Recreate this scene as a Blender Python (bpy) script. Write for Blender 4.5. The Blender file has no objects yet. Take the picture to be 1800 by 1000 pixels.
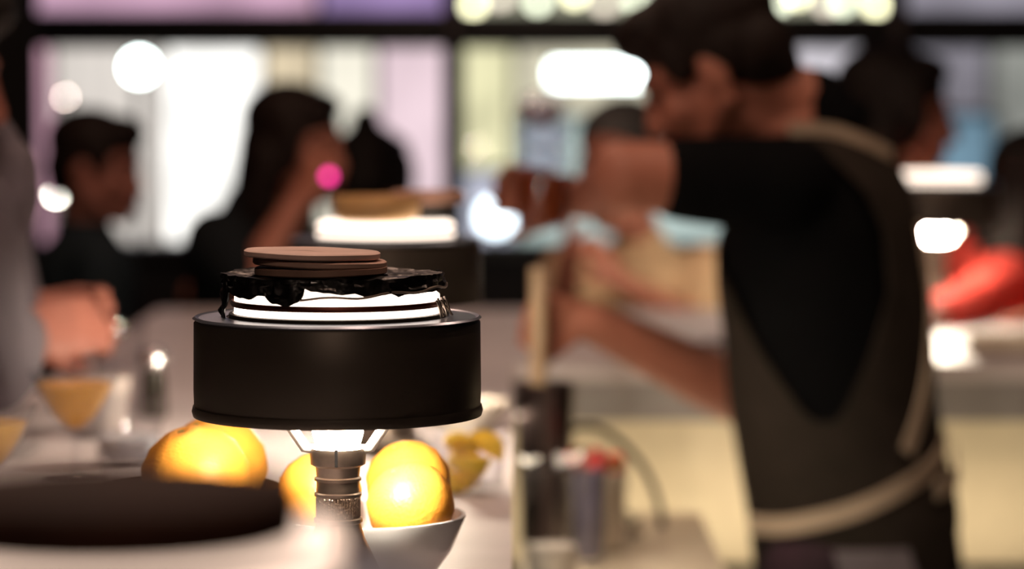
import bpy, bmesh, math, random
from mathutils import Vector, Matrix, noise

# ------------------------------------------------------------------ camera
F, CZ, HOR = 5200.0, 1.515, 148.0           # focal length in px of the 1800x1000 frame, eye height, horizon row
ALPHA = math.atan((500 - HOR) / F)
FOCUS = 2.34
scene = bpy.context.scene
C = scene.collection
cam_d = bpy.data.cameras.new('camera'); cam = bpy.data.objects.new('camera', cam_d); C.objects.link(cam)
cam.location = (0, 0, CZ); cam.rotation_euler = (math.pi / 2 - ALPHA, 0, 0)
cam_d.sensor_width = 36; cam_d.lens = 36 * F / 1800; cam_d.clip_start = .05; cam_d.clip_end = 200
cam_d.dof.use_dof = True; cam_d.dof.focus_distance = FOCUS; cam_d.dof.aperture_fstop = 3.15
scene.camera = cam
# ------------------------------------------------------------------ world, exposure
w = bpy.data.worlds.new('night'); scene.world = w; w.use_nodes = True
w.node_tree.nodes['Background'].inputs[0].default_value = (.10, .14, .26, 1)
w.node_tree.nodes['Background'].inputs[1].default_value = .5
vs = scene.view_settings
vs.view_transform = 'Standard'; vs.look = 'None'; vs.exposure = 0.0; vs.gamma = 1.0; vs.use_curve_mapping = False
cy = scene.cycles
cy.use_denoising = True; cy.sample_clamp_indirect = 4.0; cy.max_bounces = 10; cy.transparent_max_bounces = 24
cy.caustics_reflective = False; cy.caustics_refractive = False
# unseen warm fill lights, added at ceiling height to brighten the interior
def fill_light(x, y, power, col, size=.25, spot=None, tgt=None, z=3.05):
    d = bpy.data.lights.new('fill_light', 'SPOT' if spot else 'AREA')
    d.energy = power; d.color = col
    if spot: d.spot_size = math.radians(spot); d.spot_blend = .6; d.shadow_soft_size = size / 2
    else: d.shape = 'DISK'; d.size = size
    o = bpy.data.objects.new('fill_light', d); C.objects.link(o); o.location = (x, y, z)
    if tgt: o.rotation_euler = (Vector(tgt) - Vector((x, y, z))).to_track_quat('-Z', 'Y').to_euler()
    return o
fill_light(-.45, 3.2, 14, (1, .72, .55))
fill_light(.1, 2.4, 6, (1, .62, .45))
fill_light(1.15, 4.0, 9, (1, .66, .48))
fill_light(-.6, 5.4, 10, (1, .62, .45))
fill_light(-.2, -.2, 14, (1, .72, .55), .4)
# added fill light under the left counter's inner edge, brightening the work station
d = bpy.data.lights.new('fill_strip', 'AREA'); d.shape = 'RECTANGLE'; d.size = .02; d.size_y = 1.1; d.energy = 1.0; d.color = (1, .82, .6)
o = bpy.data.objects.new('fill_strip', d); C.objects.link(o); o.location = (-.015, 3.85, 1.035); o.rotation_euler = (0, math.radians(-40), 0)
# two added fill lights over the far counter's low shelf, brightening its panels from below
for x_, e_ in ((.42, 2.0), (1.45, 1.3)):
    d = bpy.data.lights.new('fill_strip', 'AREA'); d.shape = 'RECTANGLE'; d.size = .95; d.size_y = .03; d.energy = e_; d.color = (1, .80, .54)
    o = bpy.data.objects.new('fill_strip', d); C.objects.link(o); o.location = (x_, 4.585, .752); o.rotation_euler = (math.radians(145), 0, 0)

# ------------------------------------------------------------------ helpers
def P(px, py, d):
    """point of the place seen at (px, py) of the photograph, d metres ahead"""
    u, v = (px - 900) / F, (500 - py) / F
    yy = math.cos(ALPHA) + math.sin(ALPHA) * v
    zz = -math.sin(ALPHA) + math.cos(ALPHA) * v
    k = d / yy
    return Vector((u * k, d, CZ + zz * k))

MATS = {}
def mat(name, col, rough=.5, metal=0, var=.12, scale=25, bump=0, bscale=80, emit=None, estr=0, spec=.5, sss=0, coat=0):
    if name in MATS: return MATS[name]
    m = bpy.data.materials.new(name); m.use_nodes = True; MATS[name] = m
    n, l = m.node_tree.nodes, m.node_tree.links
    b = n['Principled BSDF']
    tc = n.new('ShaderNodeTexCoord')
    nz = n.new('ShaderNodeTexNoise'); nz.inputs['Scale'].default_value = scale; nz.inputs['Detail'].default_value = 3
    l.new(tc.outputs['Object'], nz.inputs['Vector'])
    r = n.new('ShaderNodeValToRGB')
    r.color_ramp.elements[0].position = .3; r.color_ramp.elements[1].position = .7
    r.color_ramp.elements[0].color = tuple(max(0, c * (1 - var)) for c in col) + (1,)
    r.color_ramp.elements[1].color = tuple(min(1, c * (1 + var)) for c in col) + (1,)
    l.new(nz.outputs['Fac'], r.inputs['Fac']); l.new(r.outputs['Color'], b.inputs['Base Color'])
    b.inputs['Roughness'].default_value = rough; b.inputs['Metallic'].default_value = metal
    b.inputs['Specular IOR Level'].default_value = spec
    b.inputs['Coat Weight'].default_value = coat
    if sss: b.inputs['Subsurface Weight'].default_value = sss; b.inputs['Subsurface Radius'].default_value = (.02, .008, .004)
    if bump:
        n2 = n.new('ShaderNodeTexNoise'); n2.inputs['Scale'].default_value = bscale
        bp = n.new('ShaderNodeBump'); bp.inputs['Strength'].default_value = bump; bp.inputs['Distance'].default_value = .004
        l.new(tc.outputs['Object'], n2.inputs['Vector']); l.new(n2.outputs['Fac'], bp.inputs['Height']); l.new(bp.outputs['Normal'], b.inputs['Normal'])
    if emit: b.inputs['Emission Color'].default_value = tuple(emit) + (1,); b.inputs['Emission Strength'].default_value = estr
    return m

def glow(name, col, strength, var=0, scale=4, stretch=(1, 1, 1)):
    """a surface that gives off light (bulb, lit shop window, sign)"""
    if name in MATS: return MATS[name]
    m = bpy.data.materials.new(name); m.use_nodes = True; MATS[name] = m
    n, l = m.node_tree.nodes, m.node_tree.links
    n.remove(n['Principled BSDF'])
    e = n.new('ShaderNodeEmission'); e.inputs[0].default_value = tuple(col) + (1,); e.inputs[1].default_value = strength
    if var:
        tc = n.new('ShaderNodeTexCoord'); mp = n.new('ShaderNodeMapping'); mp.inputs['Scale'].default_value = stretch
        nz = n.new('ShaderNodeTexNoise'); nz.inputs['Scale'].default_value = scale; nz.inputs['Detail'].default_value = 1
        mr = n.new('ShaderNodeMapRange'); mr.inputs[1].default_value = .3; mr.inputs[2].default_value = .7
        mr.inputs[3].default_value = strength * (1 - var); mr.inputs[4].default_value = strength * (1 + var)
        l.new(tc.outputs['Object'], mp.inputs[0]); l.new(mp.outputs[0], nz.inputs['Vector']); l.new(nz.outputs['Fac'], mr.inputs[0]); l.new(mr.outputs[0], e.inputs[1])
    l.new(e.outputs[0], n['Material Output'].inputs[0])
    return m

def glass(name, tint=(1, 1, 1), refl=1.0, rough=.02):
    """thin clear glass: tinted see-through with mirror reflections by fresnel"""
    if name in MATS: return MATS[name]
    m = bpy.data.materials.new(name); m.use_nodes = True; MATS[name] = m
    n, l = m.node_tree.nodes, m.node_tree.links
    n.remove(n['Principled BSDF'])
    t = n.new('ShaderNodeBsdfTransparent'); t.inputs[0].default_value = tuple(tint) + (1,)
    g = n.new('ShaderNodeBsdfGlossy'); g.inputs['Roughness'].default_value = rough
    fr = n.new('ShaderNodeLayerWeight'); fr.inputs[0].default_value = .5
    pw = n.new('ShaderNodeMath'); pw.operation = 'POWER'; pw.inputs[1].default_value = 3.5
    mu = n.new('ShaderNodeMath'); mu.operation = 'MULTIPLY_ADD'; mu.inputs[1].default_value = .35 * refl; mu.inputs[2].default_value = .03 * refl; mu.use_clamp = True
    l.new(fr.outputs['Facing'], pw.inputs[0])
    mx = n.new('ShaderNodeMixShader')
    l.new(pw.outputs[0], mu.inputs[0]); l.new(mu.outputs[0], mx.inputs[0]); l.new(t.outputs[0], mx.inputs[1]); l.new(g.outputs[0], mx.inputs[2])
    l.new(mx.outputs[0], n['Material Output'].inputs[0])
    return m

class MB:
    def __init__(s): s.v = []; s.f = []
    def add(s, vs_, fs): o = len(s.v); s.v += [Vector(a) for a in vs_]; s.f += [tuple(i + o for i in q) for q in fs]; return s
    def box(s, lo, hi, bevel=0):
        x0, y0, z0 = lo; x1, y1, z1 = hi
        if bevel:
            bm = bmesh.new(); bmesh.ops.create_cube(bm, size=1)
            for q in bm.verts: q.co = Vector(((x0 + x1) / 2 + q.co.x * (x1 - x0), (y0 + y1) / 2 + q.co.y * (y1 - y0), (z0 + z1) / 2 + q.co.z * (z1 - z0)))
            bmesh.ops.bevel(bm, geom=bm.edges[:], offset=bevel, segments=2, affect='EDGES', profile=.5)
            bm.verts.index_update()
            s.add([q.co.copy() for q in bm.verts], [[q.index for q in f.verts] for f in bm.faces]); bm.free(); return s
        return s.add([(x0, y0, z0), (x1, y0, z0), (x1, y1, z0), (x0, y1, z0), (x0, y0, z1), (x1, y0, z1), (x1, y1, z1), (x0, y1, z1)],
                     [(0, 3, 2, 1), (4, 5, 6, 7), (0, 1, 5, 4), (1, 2, 6, 5), (2, 3, 7, 6), (3, 0, 4, 7)])
    def lathe(s, prof, seg=32, c=(0, 0, 0), M=None, fn=None):
        c = Vector(c); vs_ = []; fs = []; n = len(prof)
        for i in range(seg):
            a = 2 * math.pi * i / seg
            for r, z in prof:
                r = max(r, 1e-5)
                p = Vector((r * math.cos(a), r * math.sin(a), z))
                if fn: p = fn(p, a)
                vs_.append((M @ p if M else p) + c)
        for i in range(seg):
            j = (i + 1) % seg
            for k in range(n - 1): fs.append((i * n + k, j * n + k, j * n + k + 1, i * n + k + 1))
        return s.add(vs_, fs)
    def tube(s, pts, rad, seg=12, cap=True, flat=None):
        pts = [Vector(p) for p in pts]; n = len(pts)
        if not hasattr(rad, '__len__'): rad = [rad] * n
        vs_ = []; fs = []; up = Vector((.13, .21, 1)).normalized(); pu = None
        for i, p in enumerate(pts):
            t = (pts[min(i + 1, n - 1)] - pts[max(i - 1, 0)]).normalized()
            if pu is None: pu = up if abs(t.dot(up)) < .95 else Vector((1, .1, 0)).normalized()
            a = t.cross(pu).normalized(); b = a.cross(t).normalized(); pu = b
            for k in range(seg):
                q = 2 * math.pi * k / seg
                vs_.append(p + (a * math.cos(q) + b * math.sin(q)) * rad[i])
        for i in range(n - 1):
            for k in range(seg): fs.append((i * seg + k, i * seg + (k + 1) % seg, (i + 1) * seg + (k + 1) % seg, (i + 1) * seg + k))
        if cap: fs += [tuple(range(seg))[::-1], tuple((n - 1) * seg + k for k in range(seg))]
        return s.add(vs_, fs)
    def ell(s, c, r, M=None, seg=20, rings=12):
        c = Vector(c)
        if not hasattr(r, '__len__'): r = (r, r, r)
        vs_ = []; fs = []
        for i in range(rings + 1):
            t = math.pi * i / rings
            st = max(math.sin(t), 1e-4)
            for k in range(seg):
                a = 2 * math.pi * k / seg
                p = Vector((r[0] * st * math.cos(a), r[1] * st * math.sin(a), r[2] * math.cos(t)))
                vs_.append(c + (M @ p if M else p))
        for i in range(rings):
            for k in range(seg): fs.append((i * seg + k, (i + 1) * seg + k, (i + 1) * seg + (k + 1) % seg, i * seg + (k + 1) % seg))
        return s.add(vs_, fs)
    def cap(s, a, b, ra, rb=None):
        """tapered capsule"""
        a, b = Vector(a), Vector(b); rb = ra if rb is None else rb
        d = b - a; L = d.length
        if L < 1e-5: return s.ell(a, ra)
        M = d.to_track_quat('Z', 'Y').to_matrix(); pr = []
        for i in range(6): t = -math.pi / 2 + i * math.pi / 10; pr.append((ra * math.cos(t), ra * math.sin(t)))
        for i in range(6): t = i * math.pi / 10; pr.append((rb * math.cos(t), L + rb * math.sin(t)))
        return s.lathe(pr, 14, a, M)
    def chain(s, pts, rad):
        for i in range(len(pts) - 1): s.cap(pts[i], pts[i + 1], rad[i], rad[i + 1])
        return s
    def loft(s, secs, seg=28):
        """secs: (centre, half-width vector, half-depth vector)"""
        vs_ = []; fs = []; n = len(secs)
        for c, wv, dv in secs:
            for k in range(seg):
                a = 2 * math.pi * k / seg
                vs_.append(c + wv * math.sin(a) + dv * math.cos(a))
        for i in range(n - 1):
            for k in range(seg): fs.append((i * seg + k, i * seg + (k + 1) % seg, (i + 1) * seg + (k + 1) % seg, (i + 1) * seg + k))
        fs += [tuple(range(seg))[::-1], tuple((n - 1) * seg + k for k in range(seg))]
        return s.add(vs_, fs)

WL = {}
def mesh_from(mb, off, smooth=True, auto=40):
    me = bpy.data.meshes.new('m'); me.from_pydata([v - off for v in mb.v], [], mb.f); me.validate()
    bm = bmesh.new(); bm.from_mesh(me); bmesh.ops.remove_doubles(bm, verts=bm.verts, dist=2e-5); bmesh.ops.recalc_face_normals(bm, faces=bm.faces)
    bm.to_mesh(me); bm.free()
    if smooth:
        me.shade_smooth()
        if auto: me.set_sharp_from_angle(angle=math.radians(auto))
    return me
def part(name, mb, m, parent, smooth=True, auto=40, label=None, me=None):
    off = WL[parent]
    me = me or mesh_from(mb, off, smooth, auto); me.name = name
    o = bpy.data.objects.new(name, me); C.objects.link(o); o.parent = parent; WL[o] = off
    if not me.materials: me.materials.append(m)
    if label: o['label'] = label
    return o
def tag(o, label, cat, group=None):
    o['label'] = label; o['category'] = cat
    if group: o['group'] = group
    return o
def thing(name, label, cat, loc, group=None):
    o = bpy.data.objects.new(name, None); C.objects.link(o); o.location = loc; o.empty_display_size = .05
    WL[o] = Vector(loc); return tag(o, label, cat, group)
def solo(name, mb, m, label, cat, loc, group=None, smooth=True, auto=40):
    me = mesh_from(mb, Vector(loc), smooth, auto); me.name = name; me.materials.append(m)
    o = bpy.data.objects.new(name, me); C.objects.link(o); o.location = loc; WL[o] = Vector(loc)
    return tag(o, label, cat, group)
def struct(name, mb, m, smooth=False, parent=None):
    me = mesh_from(mb, Vector((0, 0, 0)), smooth); me.name = name; me.materials.append(m)
    o = bpy.data.objects.new(name, me); C.objects.link(o); WL[o] = Vector((0, 0, 0)); o['kind'] = 'structure'
    return o
def remeshed(mb, off, voxel, smooth=4):
    """one continuous skin over overlapping volumes"""
    me = mesh_from(mb, off, False)
    t = bpy.data.objects.new('tmp', me); C.objects.link(t)
    r = t.modifiers.new('r', 'REMESH'); r.mode = 'VOXEL'; r.voxel_size = voxel; r.use_smooth_shade = True
    q = t.modifiers.new('s', 'SMOOTH'); q.factor = .5; q.iterations = smooth
    dg = bpy.context.evaluated_depsgraph_get()
    out = bpy.data.meshes.new_from_object(t.evaluated_get(dg)); out.materials.clear()
    bpy.data.objects.remove(t); bpy.data.meshes.remove(me)
    out.shade_smooth()
    return out

BAR = 1.07
# ------------------------------------------------------------------ materials
dark_wall = mat('dark plaster', (.016, .016, .02), .8)
dark_floor = mat('dark boards', (.035, .028, .024), .6, bump=.2)
black_frame = mat('black steel', (.006, .006, .008), .45)
stone = mat('pale counter stone', (.62, .56, .57), .5, var=.08, scale=9)
grey_trim = mat('grey metal trim', (.27, .25, .25), .5)
beige = mat('cream panel', (.72, .64, .47), .6, var=.04)
skin_w = mat('warm skin', (.46, .175, .115), .55, var=.08, scale=30, sss=0)
skin_d = mat('tan skin', (.34, .12, .085), .55, var=.08, scale=30)
hair_b = mat('dark hair', (.010, .007, .006), .6, spec=.2, var=.4, scale=90, bump=.5, bscale=160)
hair_br = mat('dark brown hair', (.012, .006, .0045), .6, spec=.2, var=.4, scale=90, bump=.5, bscale=160)
hair_g = mat('grey hair', (.06, .06, .06), .6, var=.3, scale=90, bump=.5)
lip = mat('lips', (.36, .09, .08), .4)
eye_m = mat('eye', (.03, .02, .015), .15)

# ------------------------------------------------------------------ the room
struct('floor', MB().box((-4, -2, -.06), (4, 9.1, 0)), dark_floor)
struct('ceiling', MB().box((-4, -2, 3.2), (4, 9.1, 3.3)), dark_wall)
struct('wall_left', MB().box((-4.1, -2, 0), (-4, 9.1, 3.2)), dark_wall)
struct('wall_right', MB().box((4, -2, 0), (4.1, 9.1, 3.2)), dark_wall)
struct('wall_back', MB().box((-4, -2.1, 0), (4, -2, 3.2)), dark_wall)
WY = 8.2
sill_z = P(0, 428, WY).z
wf = MB().box((-4, WY, 0), (4, WY + .12, sill_z - .04)).box((-4, WY, 2.75), (4, WY + .12, 3.2))
wf.box((-4, WY, sill_z - .04), (P(38, 0, WY).x - .06, WY + .12, 2.75)).box((P(2420, 0, WY).x, WY, sill_z - .04), (4, WY + .12, 2.75))
struct('wall_far', wf, dark_wall)
win = struct('window_1', MB().box((P(38, 0, WY).x - .06, WY - .05, sill_z - .04), (P(2420, 0, WY).x, WY + .12, sill_z), .004), black_frame)
zt, zb = P(0, 22, WY).z, P(0, 84, WY).z
part('transom', MB().box((P(38, 0, WY).x, WY - .03, zb), (P(2420, 0, WY).x, WY + .07, zt), .006), black_frame, win)
xs = [P(38, 0, WY).x - .06, P(38, 0, WY).x]
part('mullion', MB().box((xs[0], WY - .03, sill_z), (xs[1], WY + .07, 2.75), .006), black_frame, win)
cols = [xs[1]]
for px in (797, 1576, 2355):
    x = P(px, 0, WY).x; hw = .029
    part('mullion', MB().box((x - hw, WY - .03, sill_z), (x + hw, WY + .06, 2.75), .006), black_frame, win)
    if px < 2300:
        mb = MB().cap((x, WY - .045, (zt + zb) / 2 - .035), (x, WY - .045, (zt + zb) / 2 + .045), .03)
        part('latch', mb, mat('worn steel latch', (.16, .14, .14), .4, .6), win)
    cols.append(x)
pane = glass('window glass', (.97, .98, .98), .12)
for i in range(3):
    for z0, z1 in ((sill_z, zb), (zt, 2.75)):
        part('pane', MB().box((cols[i] + .02, WY + .02, z0), (cols[i + 1] - .02, WY + .026, z1)), pane, win)
# curtain at the left jamb
cur = MB(); pts = []
for i in range(40):
    t = i / 39; x = P(-40, 0, 8.05).x + t * .16; pts.append((x, 8.06 + .02 * math.sin(t * 26)))
vs_ = [(x, y, z) for (x, y) in pts for z in (.05, 2.9)] + [(x, y + .006, z) for (x, y) in pts for z in (.05, 2.9)]
n = len(pts)
cur.add(vs_, [(2 * i, 2 * i + 2, 2 * i + 3, 2 * i + 1) for i in range(n - 1)] + [(2 * n + 2 * i + 1, 2 * n + 2 * i + 3, 2 * n + 2 * i + 2, 2 * n + 2 * i) for i in range(n - 1)]
        + [(0, 1, 2 * n + 1, 2 * n), (2 * n - 2, 4 * n - 2, 4 * n - 1, 2 * n - 1)] + [(2 * i + 1, 2 * i + 3, 2 * n + 2 * i + 3, 2 * n + 2 * i + 1) for i in range(n - 1)])
solo('curtain', cur, mat('grey curtain', (.05, .048, .05), .9), 'dark grey curtain hanging at the left window jamb', 'curtain', (P(10, 0, 8.05).x, 8.06, .05))

# ------------------------------------------------------------------ the street outside
SY = 15.0
struct('pavement', MB().box((-7, WY + .12, -.2), (7, SY + 3, -.05)), mat('wet asphalt', (.03, .03, .035), .35))
shop = thing('shop_front', 'brightly lit shop front across the street, seen through the windows', 'building', (0, SY, -.05))
part('wall', MB().box((-7, SY + .1, -.05), (7, SY + .4, 4.5)), mat('pale shop wall', (.35, .33, .33), .8), shop)
def lit(px0, py0, px1, py1, name, col, s, var=.15, scale=3, stretch=(1, 1, 1), dy=0):
    a, b = P(px0, py1, SY), P(px1, py0, SY)
    w_ = part('lit_window', MB().box((a.x, SY + .02 + dy, a.z), (b.x, SY + .1 + dy, b.z)), glow(name, col, s, var, scale, stretch), shop, smooth=False)
    e = .018; x0, x1, z0, z1, y0 = a.x, b.x, a.z, b.z, SY + dy
    fr = MB().box((x0, y0, z0), (x0 + e, y0 + .03, z1)).box((x1 - e, y0, z0), (x1, y0 + .03, z1)).box((x0 + e, y0, z0), (x1 - e, y0 + .03, z0 + e)).box((x0 + e, y0, z1 - e), (x1 - e, y0 + .03, z1))
    part('window_frame', fr, black_frame, w_, smooth=False)
    return w_
TOP = -160
V = (3, 1, .4)
# upper row of lit windows
lit(-200, TOP, 560, 46, 'pink shop light', (.68, .40, .55), .95, .2)
lit(560, TOP, 800, 46, 'lilac shop light', (.50, .33, .66), .75, .2)
lit(800, TOP, 1580, 46, 'warm grey shop light', (.62, .60, .44), .65, .35, 3)
lit(1580, TOP, 2300, 46, 'grey lilac shop light', (.42, .38, .45), .75, .2)
# lower row
lit(-200, 60, 92, 520, 'rose curtain light', (.70, .38, .48), 1.0, .25, 3, V)
lit(92, 60, 290, 520, 'cream curtain light', (.80, .72, .66), 1.0, .15, 3, V)
lit(290, 60, 462, 520, 'white display light', (1, .96, .91), 1.7, .25)
lit(462, 60, 560, 520, 'tan display light', (.86, .70, .48), .95, .2, 3, V)
lit(560, 60, 662, 520, 'cream display light', (1, .93, .78), 1.1, .15)
lit(662, 60, 800, 520, 'pale pink display light', (.90, .68, .74), 1.0, .12)
lit(800, 60, 905, 300, 'yellow display light', (.90, .84, .52), .98, .25, 3)
lit(800, 300, 905, 520, 'blue white display light', (.72, .72, .86), .85, .15)
lit(905, 60, 1170, 205, 'warm display light', (.88, .80, .60), .9, .25)
lit(905, 205, 1330, 520, 'green grey display light', (.60, .72, .68), .85, .2)
lit(1170, 60, 1390, 205, 'dim display light', (.62, .60, .60), .7, .2)
lit(1330, 205, 1420, 520, 'blue display light', (.50, .68, .80), .9, .2)
lit(1390, 60, 1590, 205, 'lilac white display light', (.80, .74, .80), .9, .25)
lit(1420, 205, 1590, 520, 'grey display light', (.50, .47, .50), .7, .25)
lit(1590, 60, 1740, 200, 'dusk display light', (.36, .33, .38), .75, .3)
lit(1590, 200, 1760, 520, 'teal display light', (.20, .33, .43), .8, .3)
lit(1740, 60, 2300, 520, 'pale grey display light', (.44, .44, .40), .8, .3)
# lit sign
a, b = P(968, 148, SY - .3), P(1128, 112, SY - .3)
sg = MB().box((a.x, SY - .36, a.z), (b.x, SY - .28, b.z), .02)
so = part('sign', sg, glow('sign light', (.90, 1, .98), 9), shop)
part('sign_bracket', MB().box(((a.x + b.x) / 2 - .03, SY - .28, a.z + .02), ((a.x + b.x) / 2 + .03, SY + .12, b.z - .02)), black_frame, shop)
# street lamps and bulbs outside
def globe(px, py, d, r, col, s, label, z0=-.05, cat='street lamp', name='globe_lamp', pr=.018, br=.06):
    p = P(px, py, d); t = thing(name, label, cat, (p.x, d, z0))
    part('post', MB().lathe([(0, z0), (br, z0), (br, z0 + br * .3), (pr * 1.1, z0 + br * .6), (pr, p.z - r * .9), (r * .6, p.z - r * .85), (0, p.z - r * .8)], 16, (p.x, d, 0)), black_frame, t)
    part('globe', MB().ell(p, r), glow('globe light %d' % px, col, s), t)
    return t
globe(245, 118, 13.5, .055, (.86, 1, .97), 22, 'white globe street lamp above the dark-haired boy')
globe(115, 171, 12.2, .006, (1, .80, .70), 60, 'small peach lamp left of the white globe street lamp')
globe(98, 342, 10.6, .012, (1, .93, .80), 60, 'low cream bollard lamp behind the man in the grey shirt')
globe(872, 380, 12.6, .07, (.80, .92, 1), 6, 'bluish white bollard lamp behind the second drum lamp')
globe(578, 310, 5.70, .009, (1, .04, .32), 5, 'tiny magenta lamp on a slim stand in front of the long-haired woman', BAR, 'lamp', 'stick_lamp', .0025, .02)
random.seed(4)
strl = thing('string_lights', 'string of warm fairy lights hung along the shop front', 'string lights', (0, SY - .5, P(0, 20, SY - .5).z))
wire = []
for i, px in enumerate((832, 880, 945, 1010, 1062, 1120, 1190, 1300, 1368, 1402, 1452, 1480, 1540)):
    p = P(px, [8, -6, 2, -10, 6, 4][i % 6], SY - .5); wire.append(p + Vector((0, 0, .05)))
    part('bulb', MB().ell(p, .035), glow('fairy light %d' % (i % 3), [(1, .95, .6), (1, .85, .7), (.95, 1, .75)][i % 3], [7, 3, 5][i % 3]), strl)
part('wire', MB().tube(wire, .004, 6), black_frame, strl)
# ------------------------------------------------------------------ the bar
XL, YI, YO = -.70, 4.7, 5.85
bar = thing('bar_counter', 'pale stone-topped bar counter turning behind the bartender', 'counter', (-.35, 3, 0))
top = MB()
outl = [(XL, .9), (0, .9), (0, YI), (2.6, YI), (2.6, YO), (XL, YO)]
vs_ = [(x, y, z) for z in (BAR - .028, BAR) for x, y in outl]
top.add(vs_, [tuple(range(6))[::-1], tuple(range(6, 12))] + [(i, (i + 1) % 6, 6 + (i + 1) % 6, 6 + i) for i in range(6)])
part('countertop', top, stone, bar, False)
part('trim', MB().box((.0, YI + .03, BAR - .095), (2.6, YI + .07, BAR - .028)), grey_trim, bar, False)
part('trim', MB().box((-.07, .95, BAR - .095), (-.03, YI + .07, BAR - .028)), grey_trim, bar, False)
for i in range(3):
    x0 = i * .86 - .0
    part('panel', MB().box((x0 + (.004 if i else -.05), YI + .05, .74), (x0 + .856, YI + .08, BAR - .095), .002), beige, bar, False)
part('shelf', MB().box((-.05, YI - .14, .70), (2.6, YI + .3, .735)), black_frame, bar, False)
part('carcass', MB().box((XL + .12, .98, 0), (-.05, YO - .1, BAR - .028)), dark_wall, bar, False)
part('carcass', MB().box((-.05, YI + .085, 0), (2.6, YO - .1, BAR - .028)), dark_wall, bar, False)
for x_ in (-.06, .97): part('fill_strip_housing', MB().box((x_, 4.565, .735), (x_ + .96, 4.605, .748), .002), grey_trim, bar, False)  # made-up housings beneath the added fill lights of the low shelf
part('kickboard', MB().box((-.05, YI + .04, 0), (2.6, YI + .085, .70)), black_frame, bar, False)
# bartender's well
STZ = .86
stn = thing('bar_station', 'cream bar station shelf below the counter in front of the bartender', 'work station', (.15, 3.9, 0))
part('worktop', MB().box((.012, 3.3, STZ - .03), (.29, 4.5, STZ), .004), mat('cream plastic', (.75, .68, .54), .4, var=.05), stn)
part('cabinet', MB().box((.02, 3.32, 0), (.28, 4.48, STZ - .03)), grey_trim, stn, False)

# ------------------------------------------------------------------ drum lamps
shade_m = mat('dark bronze shade', (.066, .053, .042), .42, .5, var=.12, scale=6)
rim_m = mat('polished shade rim', (.34, .38, .46), .28, .85, var=.05)
inner_m = mat('white shade lining', (.85, .80, .74), .6)
steel = mat('brushed steel', (.46, .38, .33), .35, .9, var=.15, scale=60)
arm_m = mat('white enamel arm', (.85, .80, .75), .4)
bulb_m = glow('bulb light', (1, .86, .66), 720)
opal = glow('opal diffuser light', (1, .82, .68), 3)
cap_m = mat('charred black foil', (.006, .005, .005), .35, .3, bump=.6)
wood = mat('walnut wood', (.60, .38, .30), .6, var=.25, scale=14, bump=.2)
tanw = mat('honey wood', (.62, .36, .15), .5, var=.2, scale=12)

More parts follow.
